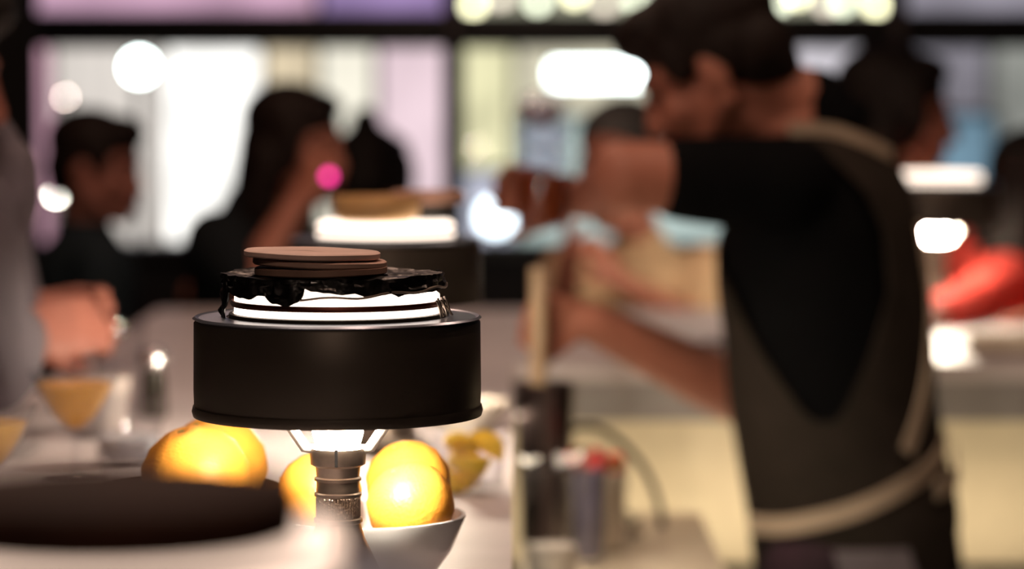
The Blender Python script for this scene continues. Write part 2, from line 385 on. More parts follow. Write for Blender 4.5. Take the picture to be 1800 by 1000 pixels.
def drum_lamp(x, y, label, bulb_m=None, opal=None):
    bulb_m = bulb_m or MATS['bulb light']; opal = opal or MATS['opal diffuser light']
    t = thing('drum_lamp', label, 'lamp', (x, y, BAR), 'drum lamps along the bar')
    c = Vector((x, y, 0)); zt = CZ - .1865; zb = zt - .0765; R = .1145
    # shade: outer wall, bead, lining, top ring
    part('shade', MB().lathe([(R, zb + .004), (R + .0005, zb + .02), (R, zt - .003), (R - .0025, zt), (.088, zt + .001), (.084, zt), (.084, zt - .002), (R - .006, zt - .003), (R - .003, zb + .004), (R, zb + .004)], 96, c), shade_m, t)
    part('lining', MB().lathe([(R - .004, zb + .005), (R - .0065, zt - .006), (.086, zt - .005)], 96, c), inner_m, t)
    part('bottom_bead', MB().lathe([(R - .003, zb + .005), (R + .001, zb + .007), (R + .002, zb + .003), (R + .001, zb - .001), (R - .004, zb - .001), (R - .003, zb + .005)], 96, c), shade_m, t)
    part('top_plate', MB().lathe([(.0885, zt + .0011), (.0885, zt + .0018), (R - .004, zt + .0012), (R - .003, zt + .0002), (.0885, zt + .0011)], 96, c), rim_m, t)
    part('top_bead', MB().lathe([(R - .002, zt - .001), (R + .001, zt + .0005), (R - .001, zt + .002), (R - .004, zt + .001)], 96, c), rim_m, t)
    part('collar', MB().lathe([(.084, zt - .002), (.0865, zt - .001), (.0865, zt + .0045), (.0835, zt + .005), (.0835, zt - .002)], 64, c), shade_m, t)
    part('diffuser', MB().lathe([(.0, zt + .0225), (.072, zt + .0225), (.079, zt + .0215), (.082, zt + .019), (.0825, zt + .002), (.082, zt - .004)], 64, c), opal, t)
    rr = MB().lathe([(.0825, zt + .0105), (.0845, zt + .0105), (.0855, zt + .0128), (.0845, zt + .0150), (.0825, zt + .0150), (.0825, zt + .0105)], 64, c)
    part('diffuser_ring', rr, mat('copper ring', (.16, .035, .02), .4, .6), t)
    # bulb and arms
    zn = zb - .031
    part('bulb', MB().lathe([(0, zb + .014), (.010, zb + .012), (.018, zb + .004), (.0205, zb - .006), (.0205, zb - .016), (.018, zn + .006), (.0155, zn - .002)], 32, c), bulb_m, t)
    for k in range(3):
        a = math.radians(-4 + 120 * k) if k < 1 else math.radians([0, 184, 90][k])
        u = Vector((math.cos(a), math.sin(a), 0))
        pts = [c + u * .018 + Vector((0, 0, zn + .002)), c + u * .026 + Vector((0, 0, zn + .003)), c + u * .047 + Vector((0, 0, zb + .003)), c + u * .062 + Vector((0, 0, zb + .025)), c + u * .106 + Vector((0, 0, zt - .012))]
        part('arm', MB().tube(pts, [.0042, .0044, .0042, .0036, .003], 10), arm_m, t)
    # socket cup with a slot, ridged neck, knurl, stem, base
    part('socket_cup', MB().lathe([(.014, zn + .004), (.0215, zn + .003), (.0225, zn - .002), (.0220, zn - .010), (.0185, zn - .012)], 48, c), steel, t)
    part('slot', MB().box((x - .0012, y - .0232, zn - .010), (x + .0012, y - .018, zn + .004)), black_frame, t, False)
    z0 = zn - .012
    neck = [(.0180, z0), (.0172, z0 - .008), (.0190, z0 - .0090), (.0190, z0 - .011), (.0172, z0 - .0118), (.0172, z0 - .017), (.0176, z0 - .018), (.0176, z0 - .0205), (.0192, z0 - .0215), (.0192, z0 - .0235), (.0174, z0 - .0245)]
    nk = part('neck', MB().lathe(neck, 48, c), steel, t)
    kn = MB()
    kn.lathe([(.0172, z0 - .0243), (.0178, z0 - .026), (.0178, z0 - .040), (.0172, z0 - .0415)], 96, c, fn=lambda p, a: p * (1.0 + .012 * math.sin(a * 48)) if False else Vector((p.x * (1 + .014 * math.cos(48 * a)), p.y * (1 + .014 * math.cos(48 * a)), p.z)))
    part('knurl', kn, mat('knurled steel', (.26, .19, .15), .45, .9, bump=.6, bscale=500), nk)
    part('stem', MB().lathe([(.0172, z0 - .041), (.0196, z0 - .042), (.0196, z0 - .0445), (.0178, z0 - .046), (.0215, z0 - .058), (.028, z0 - .072), (.034, z0 - .085), (.036, BAR + .02)], 48, c), steel, t)
    part('base', MB().lathe([(0, BAR), (.048, BAR), (.050, BAR + .003), (.050, BAR + .012), (.046, BAR + .018), (.036, BAR + .021), (0, BAR + .021)], 64, c), shade_m, t)
    return t, c, zt, zb

p0x = -.146
L0, c0, zt0, zb0 = drum_lamp(p0x, 1.09, 'out-of-focus drum lamp in the foreground below the dark wooden disc', glow('dimmed bulb light', (1, .80, .60), 22), glow('dimmed opal light', (1, .72, .56), 2.0))
p1 = P(593, 560, 2.36)
L1, c1, zt1, zb1 = drum_lamp(p1.x, 2.36, 'sharp dark drum lamp nearest the camera, glowing above and below its shade')
p2 = P(678, 420, 3.56)
L2, c2, zt2, zb2 = drum_lamp(p2.x, 3.56, 'dark drum lamp half hidden behind the nearest lamp, with a honey wooden bowl on it')
p3 = P(1647, 320, 5.5)
L3, c3, zt3, zb3 = drum_lamp(p3.x, 5.5, 'small far drum lamp on the counter behind the bartender\'s back')
# things laid on the nearest lamp
def crinkle(p, a, k=0, amp=.004): 
    q = noise.noise(Vector((math.cos(a) * 3 + k, math.sin(a) * 3, p.z * 60)))
    s_ = 1 + (q * amp * 14 + .02 * math.sin(a * 23 + k)) 
    return Vector((p.x * s_, p.y * s_, p.z + q * amp))
fz = zt1 + .0228
foil = thing('foil_wrap', 'charred black crinkled foil draped over the nearest lamp\'s glowing top', 'foil', (c1.x, c1.y, fz))
fm = MB().lathe([(0, fz + .0115), (.05, fz + .0115), (.080, fz + .0120), (.0865, fz + .0135), (.0870, fz + .010), (.078, fz + .008), (.03, fz + .007), (0, fz + .007)], 160, c1 + Vector((-.004, 0, 0)), fn=lambda p, a: crinkle(p, a, 2, .0025))
part('sheet', fm, cap_m, foil, auto=30)
def flap(a0, a1, z0, z1, k, r=.087, lift=0):
    mb = MB(); n = 40; vv = []
    for i in range(n + 1):
        a = math.radians(a0 + (a1 - a0) * i / n)
        e = math.sin(math.pi * i / n) ** .5
        for j in range(5):
            s_ = j / 4
            q = noise.noise(Vector((a * 9 + k, s_ * 3, 1)))
            z = z1 + (z0 - z1) * s_ * (.35 + .65 * e) + q * .003 + lift * i / n
            rr = r + .0035 * q + .003 * s_
            vv.append(c1 + Vector((rr * math.cos(a) - .003, rr * math.sin(a), z)))
    fs = [(i * 5 + j, (i + 1) * 5 + j, (i + 1) * 5 + j + 1, i * 5 + j + 1) for i in range(n) for j in range(4)]
    m_ = len(vv); vv2 = [c1 + (v - c1) * 1 + Vector(((v - c1).x, (v - c1).y, 0)).normalized() * -.0012 for v in vv]
    mb.add(vv + vv2, fs + [tuple(q + m_ for q in reversed(f)) for f in fs] + [(4 + 5 * i, 9 + 5 * i, 9 + 5 * i + m_, 4 + 5 * i + m_) for i in range(n)])
    return mb
part('flap', flap(172, 206, zt1 + .002, fz + .012, 1, .087), cap_m, foil, auto=30)
part('flap', flap(236, 259, zt1 + .015, fz + .011, 5, .0868), cap_m, foil, auto=30)
part('flap', flap(203, 242, fz - .003, fz + .012, 11, .0868), cap_m, foil, auto=30)
part('flap', flap(256, 380, fz - .0005, fz + .012, 3, .0868, .002), cap_m, foil, auto=30)
part('flap', flap(20, 174, zt1 + .012, fz + .011, 8, .0868), cap_m, foil, auto=30)
rim2 = MB().tube([c1 + Vector((.0895 * math.cos(a) - .002, .0895 * math.sin(a), fz - .0015 + .0055 * max(0, math.cos(a)) + .0012 * math.sin(11 * a))) for a in [math.radians(256 + i * 2.4) for i in range(46)]], .0010, 8)
part('foil_edge', rim2, mat('crumpled silver edge', (.5, .42, .36), .3, .9), foil)
cr = MB()
for k in range(9):
    a = math.radians(338 + k * 2.5); u = Vector((math.cos(a), math.sin(a), 0)); q = [c1 + u * (.086 + .0012 * i * (1 + .4 * math.sin(k * 3))) + Vector((0, 0, zt1 + .016 - .003 * i + .002 * math.sin(k * 2 + i))) for i in range(5)]
    cr.tube(q, .0011, 6)
part('crumpled_edge', cr, MATS['crumpled silver edge'], foil)['kind'] = 'stuff'
for a in (40, 160, 280):
    u = Vector((.05 * math.cos(math.radians(a)), .05 * math.sin(math.radians(a)), 0))
    part('prop', MB().cap(c1 + u + Vector((0, 0, zt1 + .0255)), c1 + u + Vector((0, 0, fz + .008)), .003), cap_m, foil)
def coaster(cx, cy, z, r, h, m, label, tilt=0, group='coasters on the nearest lamp'):
    M = Matrix.Rotation(tilt, 3, 'Y')
    mb = MB().lathe([(0, 0), (r - .001, 0), (r, .001), (r, h - .001), (r - .0015, h), (r * .8, h - .0004), (0, h - .0004)], 64, (cx, cy, z), M, fn=lambda p, a: Vector((p.x * (1 + .004 * math.sin(3 * a) + .002 * math.sin(11 * a)), p.y * (1 + .004 * math.sin(3 * a)), p.z + .00015 * math.sin(5 * a))))
    return solo('coaster', mb, m, label, 'coaster', (cx, cy, z), group)
cz = fz + .0125
coaster(c1.x - .013, c1.y, cz, .053, .0062, mat('dark walnut', (.42, .25, .19), .6, var=.3, scale=20), 'darkest bottom wooden disc of the stack on the nearest lamp', -.01)
coaster(c1.x - .014, c1.y, cz + .0070, .0535, .0050, wood, 'thin middle wooden disc of the stack on the nearest lamp', .03)
coaster(c1.x - .020, c1.y, cz + .0135, .0545, .0052, mat('pale walnut wood', (.80, .56, .48), .6, var=.12, scale=20), 'pale topmost wooden disc of the stack on the nearest lamp', .025)
# things laid on the second lamp
pb = c2 + Vector((-.010, -.03, zt2 + .0226))
bw = MB().lathe([(0, 0), (.040, 0), (.049, .004), (.052, .012), (.0525, .028), (.051, .031), (.048, .030), (.047, .012), (.038, .006), (0, .006)], 64, pb)
solo('wooden_bowl', bw, tanw, 'shallow honey-coloured wooden bowl sitting on the second lamp', 'bowl', pb)
pd = c2 + Vector((.05, .035, zt2 + .0226))
dk = MB().lathe([(0, 0), (.030, 0), (.032, .002), (.032, .019), (.030, .020), (0, .020)], 48, pd)
solo('wooden_block', dk, mat('black wood', (.02, .018, .015), .6), 'black round block under the pinkish disc on the second lamp', 'block', pd)
pd2 = pd + Vector((0, 0, .0205))
solo('coaster', MB().lathe([(0, 0), (.044, 0), (.046, .002), (.045, .012), (.042, .014), (0, .013)], 48, pd2), mat('rose wood', (.50, .28, .20), .6, var=.2), 'pinkish wooden disc behind the honey bowl on the second lamp', 'coaster', pd2)

# ------------------------------------------------------------------ fruit
peel = mat('orange peel', (.85, .36, .045), .45, var=.1, scale=30, bump=.25, bscale=350, sss=0)
def orange(px, py, d, r, label, grp):
    p = P(px, py, d); rx = random.uniform(-.5, .5)
    M = Matrix.Rotation(rx, 3, 'Y') @ Matrix.Rotation(-rx * .7, 3, 'X')
    t = thing('orange', label, 'orange', p - Vector((0, 0, r)), grp)
    part('peel', MB().lathe([(0, -r * .95), (r * .12, -r * .955), (r * .35, -r * .90), (r * .65, -r * .75), (r * .88, -r * .46), (r, 0), (r * .89, r * .46), (r * .66, r * .74), (r * .36, r * .91), (r * .13, r * .955), (r * .06, r * .93), (0, r * .92)], 40, p, M), peel, t, auto=80)
    part('stem_end', MB().lathe([(0, r * .955), (r * .05, r * .95), (r * .07, r * .92), (0, r * .90)], 10, p, M), mat('orange stem', (.16, .17, .05), .8), t)
    return p
orange(344, 842, 2.53, .0475, 'left orange of the pair above the dark foreground disc', 'oranges in the dark bowl')
orange(380, 820, 2.63, .0470, 'right orange of the pair tucked under the lamp shade\'s left edge', 'oranges in the dark bowl')
orange(562, 868, 2.52, .037, 'glowing orange directly behind the nearest lamp\'s neck', 'oranges in the white bowl')
orange(718, 848, 2.55, .0375, 'upper bright orange right of the nearest lamp\'s neck', 'oranges in the white bowl')
orange(722, 888, 2.475, .0375, 'lower bright orange at the front right of the white bowl', 'oranges in the white bowl')
# white bowl
pr = P(640, 903, 2.5); bx, by, bz = pr.x, 2.5, pr.z; Rr = (820 - 640) / F * 2.5
wb = MB().lathe([(0, BAR), (.040, BAR), (.042, BAR + .006), (.048, BAR + .012), (Rr - .012, bz - .03), (Rr, bz - .002), (Rr, bz), (Rr - .003, bz), (Rr - .016, bz - .03), (.044, BAR + .016), (0, BAR + .012)], 64, (bx, by, 0))
solo('fruit_bowl', wb, mat('white porcelain', (.78, .78, .80), .18, var=.03), 'white conical porcelain bowl of oranges behind the nearest lamp', 'bowl', (bx, by, BAR))
# dark footed bowl
dx, dy = -.282, 2.575; zr = P(358, 858, 2.575).z
db = MB().lathe([(0, BAR), (.045, BAR), (.047, BAR + .005), (.022, BAR + .014), (.022, BAR + .024), (.05, BAR + .034), (.072, zr - .02), (.080, zr), (.078, zr + .001), (.069, zr - .018), (.047, BAR + .04), (0, BAR + .036)], 64, (dx, dy, 0))
solo('footed_bowl', db, mat('ebony wood', (.04, .022, .015), .4, var=.3), 'dark footed wooden bowl holding two oranges behind the foreground lamp', 'bowl', (dx, dy, BAR))

# dark wooden disc lying on the foreground lamp
dz0 = zt0 + .0228; dr = .068
solo('wooden_disc', MB().lathe([(0, 0), (dr - .006, 0), (dr - .001, .002), (dr, .010), (dr - .001, .019), (dr - .004, .0215), (dr * .85, .022), (dr * .8, .0208), (0, .0208)], 72, (c0.x + .004, c0.y - .043, dz0)),
     mat('dark brown wood', (.034, .012, .007), .7, var=.35, scale=30, bump=.2, spec=.1), 'dark brown round wooden disc lying on the blurred foreground lamp', 'wooden disc', (c0.x + .004, c0.y - .043, dz0))

# ------------------------------------------------------------------ glasses and things on the bar
clear = glass('clear glass', (.96, .96, .97), 1.6)
def coupe(px, d, liquid_col, label, h=.128, R=.052, fill=.78):
    x = (px - 900) / F * d; c = Vector((x, d, BAR))
    t = thing('coupe_glass', label, 'cocktail glass', c, 'coupe cocktails')
    b0 = .058
    ps = [(0, b0), (.012, b0 + .003), (.026, b0 + .018), (.038, b0 + .038), (R, h)]
    part('bowl', MB().lathe(ps + [(R - .0015, h)] + [(r - .0018 if r > .01 else 0, z + .002) for r, z in ps[::-1][1:]], 48, c), clear, t)
    part('stem', MB().lathe([(.004, b0 + .001), (.0035, .03), (.005, .008), (.012, .004), (.034, .002), (.035, .0005), (0, 0)], 32, c), clear, t)
    zl = b0 + (h - b0) * fill
    lq = [(0, b0 + .004), (.010, b0 + .006), (.023, b0 + .019), (.034, b0 + .037)]
    lq = [q for q in lq if q[1] < zl] + [(.034 + (R - .036) * max(0, (zl - b0 - .037)) / (h - b0 - .037), zl), (0, zl)]
    part('drink', MB().lathe(lq, 40, c), mat('orange cocktail %d' % int(liquid_col[1] * 100), liquid_col, .15, var=.05, emit=None), t)
    return t
coupe(128, 3.28, (1.0, .50, .07), 'coupe glass of cloudy orange cocktail on the left of the bar')
coupe(-32, 2.90, (.90, .55, .16), 'coupe glass cut off by the left edge of the picture')
def tumbler(px, d, h, r0, r1, label, liq=None, fill=.5, z=BAR, name='tumbler', cat='glass', grp=None):
    x = (px - 900) / F * d; c = Vector((x, d, z))
    t = thing(name, label, cat, c, grp)
    part('glass_wall', MB().lathe([(0, 0), (r0, 0), (r0 + .001, .003), (r1, h), (r1 - .002, h), (r0 - .0015, .010), (0, .010)], 40, c), clear, t)
    if liq:
        zl = .011 + (h - .011) * fill; rl = r0 + (r1 - r0) * zl / h - .0028
        part('drink', MB().lathe([(0, .0115), (r0 - .003, .0115), (rl, zl), (0, zl)], 40, c), liq, t)
    return t
milky = mat('milky drink', (.75, .66, .60), .2, var=.05)
tumbler(175, 3.72, .10, .034, .043, 'glass of milky pale drink in the grey-shirted guest\'s hands', milky, .75)
tumbler(222, 3.42, .085, .036, .041, 'short clear glass right of the orange cocktail', mat('pale water', (.70, .72, .78), .1), .35)
tumbler(208, 3.98, .125, .030, .037, 'tall clear glass behind the milky drink')
tumbler(232, 3.15, .060, .033, .036, 'low clear glass in front of the short clear glass')
# pepper shaker
sx = (268 - 900) / F * 3.95; sc_ = Vector((sx, 3.95, BAR))
t = thing('pepper_shaker', 'small dark shaker with a shiny pale cap beside the glasses', 'shaker', sc_)
part('body', MB().lathe([(0, 0), (.017, 0), (.018, .004), (.016, .05), (.014, .068), (0, .068)], 32, sc_), mat('dark pepper glass', (.03, .025, .018), .2), t)
part('cap', MB().lathe([(.0165, .066), (.020, .070), (.020, .084), (.015, .092), (0, .095)], 32, sc_), mat('pale chrome', (.8, .76, .78), .2, .9), t)
# jar of lemon wedges
jx, jy = (822 - 900) / F * 3.22, 3.22; jc = Vector((jx, jy, BAR))
t = thing('rocks_glass', 'low wide glass filled with lemon wedges right of the bright oranges', 'glass', jc)
part('glass_wall', MB().lathe([(0, 0), (.036, 0), (.038, .004), (.042, .058), (.040, .058), (.035, .008), (0, .008)], 40, jc), clear, t)
lem = mat('lemon flesh', (.90, .58, .06), .4, var=.15, scale=60); lemr = mat('lemon rind', (.92, .62, .05), .45, bump=.2)
def wedge():
    mb = MB(); n = 8; R = .022; L = .024; vv = []
    for i in range(n + 1):
        s_ = -1 + 2 * i / n; k = math.sqrt(max(0, 1 - s_ * s_)) * R + .0004
        vv += [Vector((s_ * L, 0, 0)), Vector((s_ * L, k * .62, -k * .8)), Vector((s_ * L, 0, -k)), Vector((s_ * L, -k * .62, -k * .8))]
    return vv, n
wv, wn = wedge()
LW = []
for i, (ox, oy, oz, ry, rz) in enumerate([(-.013, -.012, .024, .2, .3), (.016, -.010, .026, -.3, 1.2), (0, .014, .025, .2, 2.2), (-.012, -.004, .042, .5, .9), (.014, .008, .044, -.4, 2.6), (.004, -.014, .043, .1, -.5)]):
    M = Matrix.Rotation(rz, 3, 'Z') @ Matrix.Rotation(ry, 3, 'Y') @ Matrix.Rotation(i * 1.1, 3, 'X')
    p = jc + Vector((ox, oy, oz))
    t = thing('lemon_wedge', 'lemon wedge heaped in the low wide glass', 'lemon wedge', p, 'lemon wedges in the low glass')
    f1 = []; f2 = []
    for k in range(wn):
        a = 4 * k; b = a + 4
        f1 += [(a, b, b + 1, a + 1), (a, a + 3, b + 3, b)]; f2 += [(a + 1, b + 1, b + 2, a + 2), (a + 2, b + 2, b + 3, a + 3)]
    sc = 1.1
    part('flesh', MB().add([p + M @ v * sc for v in wv], f1), lem, t); part('rind', MB().add([p + M @ v * sc for v in wv], f2), lemr, t)
# white dish behind
wx = (815 - 900) / F * 3.62; wc = Vector((wx - .0, 3.80, BAR))
solo('dish', MB().lathe([(0, 0), (.03, 0), (.032, .004), (.05, .02), (.056, .036), (.054, .037), (.047, .022), (.028, .008), (0, .007)], 48, wc), mat('cream china', (.86, .80, .70), .2, var=.03), 'shallow cream china dish behind the lemon wedges', 'dish', wc)
# far counter: napkin box, plate
nb = P(1760, 625, 4.86)
t = thing('napkin_holder', 'cream napkin holder on the counter edge at far right', 'napkin holder', (nb.x, 4.86, BAR))
part('tray', MB().box((nb.x - .052, 4.80, BAR), (nb.x + .16, 4.92, BAR + .008), .002), grey_trim, t)
part('napkins', MB().box((nb.x - .048, 4.806, BAR + .008), (nb.x + .155, 4.914, BAR + .036), .004), mat('cream paper', (.86, .80, .64), .8, var=.04), t)
pp = P(1230, 600, 5.0); pc = Vector((pp.x, 5.02, BAR))
solo('plate', MB().lathe([(0, 0), (.05, 0), (.06, .006), (.09, .016), (.09, .018), (.058, .009), (0, .004)], 48, pc), mat('white porcelain', (.78, .78, .8), .18), 'white plate on the far counter beyond the bartender\'s lower arm', 'plate', pc)

# ------------------------------------------------------------------ on the bartender's station
tin_y = 4.22; tx = .047; tc_ = Vector((tx, tin_y, STZ))
tn = thing('shaker_tin', 'dark metal shaker tin the bartender is working in', 'shaker', tc_)
part('tin', MB().lathe([(0, 0), (.031, 0), (.033, .004), (.044, .225), (.045, .228), (.0432, .228), (.032, .008), (0, .008)], 48, tc_), mat('dark tin', (.10, .075, .075), .3, .9), tn)
pint = tumbler(972, 3.72, .19, .030, .041, 'tall empty clear glass at the bottom, right of the bar edge', mat('crushed ice', (.85, .80, .72), .3, var=.2, scale=80, bump=.5), .34, STZ, 'highball_glass', 'glass')
blu = tumbler(1035, 4.0, .16, .022, .026, 'slim blue-grey glass behind the tall empty glass', mat('blue grey drink', (.20, .19, .28), .2), .8, STZ, 'slim_glass', 'glass')
# jar of strawberries
bj = P(1050, 800, 4.12); bc = Vector((bj.x, 4.12, STZ))
t = thing('berry_jar', 'clear jar topped with red berries behind the tall empty glass', 'jar', bc)
part('glass_wall', MB().lathe([(0, 0), (.036, 0), (.038, .004), (.044, .125), (.042, .125), (.036, .008), (0, .008)], 40, bc), clear, t)
part('filling', MB().lathe([(0, .009), (.0345, .009), (.0400, .112), (0, .112)], 40, bc), mat('cream cubes', (.85, .76, .6), .5), t)
redm = mat('red berry', (.62, .03, .03), .3, var=.25, scale=120, bump=.3)
for i, (ox, oy, oz, lb) in enumerate([(-.028, -.004, .131, 'red berry at the left of the berry jar, paler'), (.024, -.006, .127, 'bright red berry at the right of the berry jar'), (0, .018, .130, 'red berry at the back of the berry jar'), (-.002, -.024, .126, 'red berry at the front of the berry jar')]):
    p = bc + Vector((ox, oy, oz)); t = thing('strawberry', lb, 'berry', p - Vector((0, 0, .016)), 'berries in the jar')
    part('fruit', MB().lathe([(0, -.017), (.006, -.014), (.013, -.002), (.0155, .006), (.012, .012), (0, .013)], 24, p, Matrix.Rotation(.6 + i, 3, 'X')), redm, t)
    lv = MB()
    for k in range(5):
        a = k * 1.257; u = Vector((math.cos(a), math.sin(a), 0)); w2 = Vector((-math.sin(a), math.cos(a), 0))
        q = [Vector((0, 0, .0135)), u * .006 + w2 * .003 + Vector((0, 0, .0142)), u * .013 + Vector((0, 0, .0125)), u * .006 - w2 * .003 + Vector((0, 0, .0142))]
        R_ = Matrix.Rotation(.6 + i, 3, 'X'); lv.add([p + R_ @ e for e in q] + [p + R_ @ (e + Vector((0, 0, .0006))) for e in q], [(0, 1, 2, 3), (7, 6, 5, 4), (0, 4, 5, 1), (1, 5, 6, 2), (2, 6, 7, 3), (3, 7, 4, 0)])
    part('leaves', lv, mat('leaf green', (.06, .14, .03), .6), t)
# soda hose looping over the station
hp = [P(1000, 752, 4.30), P(1050, 752, 4.32), P(1100, 785, 4.34), P(1140, 838, 4.36), P(1162, 905, 4.36), P(1158, 965, 4.34), P(1130, 1015, 4.3)]
pts = []
for i in range(len(hp) - 1):
    a, b, c_, d_ = hp[max(i - 1, 0)], hp[i], hp[i + 1], hp[min(i + 2, len(hp) - 1)]
    for k in range(8):
        u = k / 8; pts.append(.5 * ((2 * b) + (c_ - a) * u + (2 * a - 5 * b + 4 * c_ - d_) * u * u + (3 * b - a - 3 * c_ + d_) * u ** 3))
pts.append(hp[-1])
e0 = Vector((hp[-1].x - .02, 4.28, STZ + .005)); pts += [e0]
hose = thing('soda_hose', 'thin black soda hose arching over the cream station', 'hose', (e0.x, e0.y, STZ))
part('hose', MB().tube(pts, .0055, 10), mat('black rubber', (.012, .012, .012), .5), hose)
part('nozzle', MB().tube([hp[0] + Vector((.006, 0, .0)), hp[0] - Vector((.014, 0, .004)), hp[0] - Vector((.024, 0, .03))], [.008, .011, .009], 12), mat('black plastic', (.015, .015, .016), .35), hose)
part('hose_base', MB().lathe([(0, 0), (.018, 0), (.018, .006), (.010, .012), (0, .012)], 20, (e0.x, e0.y, STZ)), steel, hose)
# mint sprigs
for i, (px, py, d) in enumerate([(1052, 955, 4.10), (1106, 930, 4.20)]):
    x = P(px, py, d).x; b0 = Vector((x, d, STZ))
    t = thing('mint_sprig', ['mint sprig left of the soda hose loop on the cream station', 'smaller mint sprig inside the soda hose loop'][i], 'herb', b0, 'mint sprigs')
    h = .055 if i == 0 else .04
    part('stem', MB().tube([b0, b0 + Vector((.004, 0, h * .6)), b0 + Vector((.002, .002, h))], .0016, 6), mat('mint stem', (.05, .11, .04), .6), t)
    for k in range(7):
        a = k * 2.4; z = h * (.3 + .1 * k); u = Vector((math.cos(a), math.sin(a), .25)).normalized(); w2 = u.cross(Vector((0, 0, 1))).normalized()
        p = b0 + Vector((.003, 0, z)); L = .022
        q = [p, p + u * L * .5 + w2 * L * .3, p + u * L, p + u * L * .5 - w2 * L * .3]
        part('leaf', MB().add(q + [e + Vector((0, 0, .0008)) for e in q], [(3, 2, 1, 0), (4, 5, 6, 7), (0, 1, 5, 4), (1, 2, 6, 5), (2, 3, 7, 6), (3, 0, 4, 7)]), mat('mint leaf', (.03, .09, .03), .5), t)
# muddler in the tin
mz = P(945, 470, tin_y).z; mxx = P(946, 560, tin_y).x
md = thing('muddler', 'long flat-sided wooden muddler upright in the shaker tin', 'muddler', (mxx, tin_y, STZ + .009))
part('shaft', MB().tube([(mxx + .004, tin_y, STZ + .03), (mxx, tin_y, STZ + .12), (mxx, tin_y, STZ + .3), (mxx - .001, tin_y, mz)], [.010, .012, .0125, .011], 16), mat('oiled wood', (.52, .36, .22), .4, var=.2), md)
part('head', MB().lathe([(0, 0), (.013, 0), (.014, .004), (.014, .022), (.010, .026)], 20, (mxx + .004, tin_y, STZ + .009)), steel, md)

# ------------------------------------------------------------------ people
def basis(yaw, pitch=0, roll=0):
    """columns: forward, left, up; yaw 0 faces +x, pitch > 0 looks down"""
    return Matrix.Rotation(yaw, 3, 'Z') @ Matrix.Rotation(pitch, 3, 'Y') @ Matrix.Rotation(roll, 3, 'X')
def head(mb, c, R, s=1):
    E = lambda p, r: mb.ell(c + R @ Vector(p) * s, tuple(q * s for q in r), R)
    K = lambda a, b, ra, rb: mb.cap(c + R @ Vector(a) * s, c + R @ Vector(b) * s, ra * s, rb * s)
    E((-.012, 0, .035), (.098, .076, .082)); E((.028, 0, -.02), (.062, .062, .085)); E((.045, 0, -.07), (.042, .042, .042))
    K((.070, 0, -.098), (.078, 0, -.092), .018, .016)
    for q in (-1, 1):
        K((.0, q * .058, -.045), (.06, q * .022, -.092), .022, .018); E((.062, q * .038, -.028), (.028, .024, .026))
        E((-.006, q * .077, -.008), (.020, .009, .032)); K((.06, q * .045, .022), (.086, q * .014, .026), .011, .011)
        E((.098, q * .010, -.036), (.011, .010, .009))
    K((.088, 0, .012), (.108, 0, -.032), .009, .013); E((.089, 0, -.060), (.012, .024, .008)); E((.086, 0, -.072), (.012, .021, .008))
def face_parts(t, c, R, s=1):
    for q in (-1, 1):
        part('eye', MB().ell(c + R @ Vector((.080, q * .031, .004)) * s, (.010 * s, .013 * s, .007 * s), R, 12, 8), eye_m, t)
        a, b, d = [c + R @ Vector(v) * s for v in ((.088, q * .014, .027), (.086, q * .032, .033), (.072, q * .050, .027))]
        part('eyebrow', MB().tube([a, b, d], [.004, .0045, .002], 8), hair_b, t)
    part('lips', MB().ell(c + R @ Vector((.095, 0, -.066)) * s, (.008 * s, .022 * s, .009 * s), R, 14, 8), lip, t)
def hair_mesh(c, R, s, style):
    mb = MB(); E = lambda p, r: mb.ell(c + R @ Vector(p) * s, tuple(q * s for q in r), R)
    if style == 'short':
        E((-.022, 0, .058), (.106, .086, .078)); E((-.06, 0, .0), (.062, .078, .07)); E((.045, 0, .088), (.058, .066, .040)); E((-.085, 0, -.035), (.030, .05, .035))
        for q in (-1, 1): E((-.03, q * .055, .02), (.05, .03, .05)); E((.03, q * .064, .035), (.025, .016, .04))
    if style == 'crop':
        E((-.020, 0, .052), (.101, .083, .074)); E((-.06, 0, .0), (.056, .073, .06))
    if style in ('long', 'bun'):
        E((-.022, 0, .052), (.108, .090, .084)); E((-.065, 0, -.01), (.062, .082, .085)); E((.03, 0, .09), (.06, .07, .035))
        for q in (-1, 1): E((.012, q * .076, .01), (.05, .022, .075))
    if style == 'long':
        for q in (-1, 1):
            mb.chain([c + R @ Vector((-.02, q * .075, -.02)) * s, c + R @ Vector((-.035, q * .078, -.11)) * s + Vector((0, 0, -.02)), c + R @ Vector((-.05, q * .075, -.15)) * s + Vector((0, 0, -.07))], [.042 * s, .040 * s, .022 * s])
        mb.chain([c + R @ Vector((-.07, 0, -.03)) * s, c + R @ Vector((-.085, 0, -.13)) * s, c + R @ Vector((-.085, 0, -.18)) * s + Vector((0, 0, -.06))], [.065 * s, .058 * s, .035 * s])
    if style == 'bun':
        E((-.06, 0, .135), (.036, .038, .036)); mb.cap(c + R @ Vector((-.05, 0, .09)) * s, c + R @ Vector((-.058, 0, .12)) * s, .026 * s, .022 * s)
    return mb
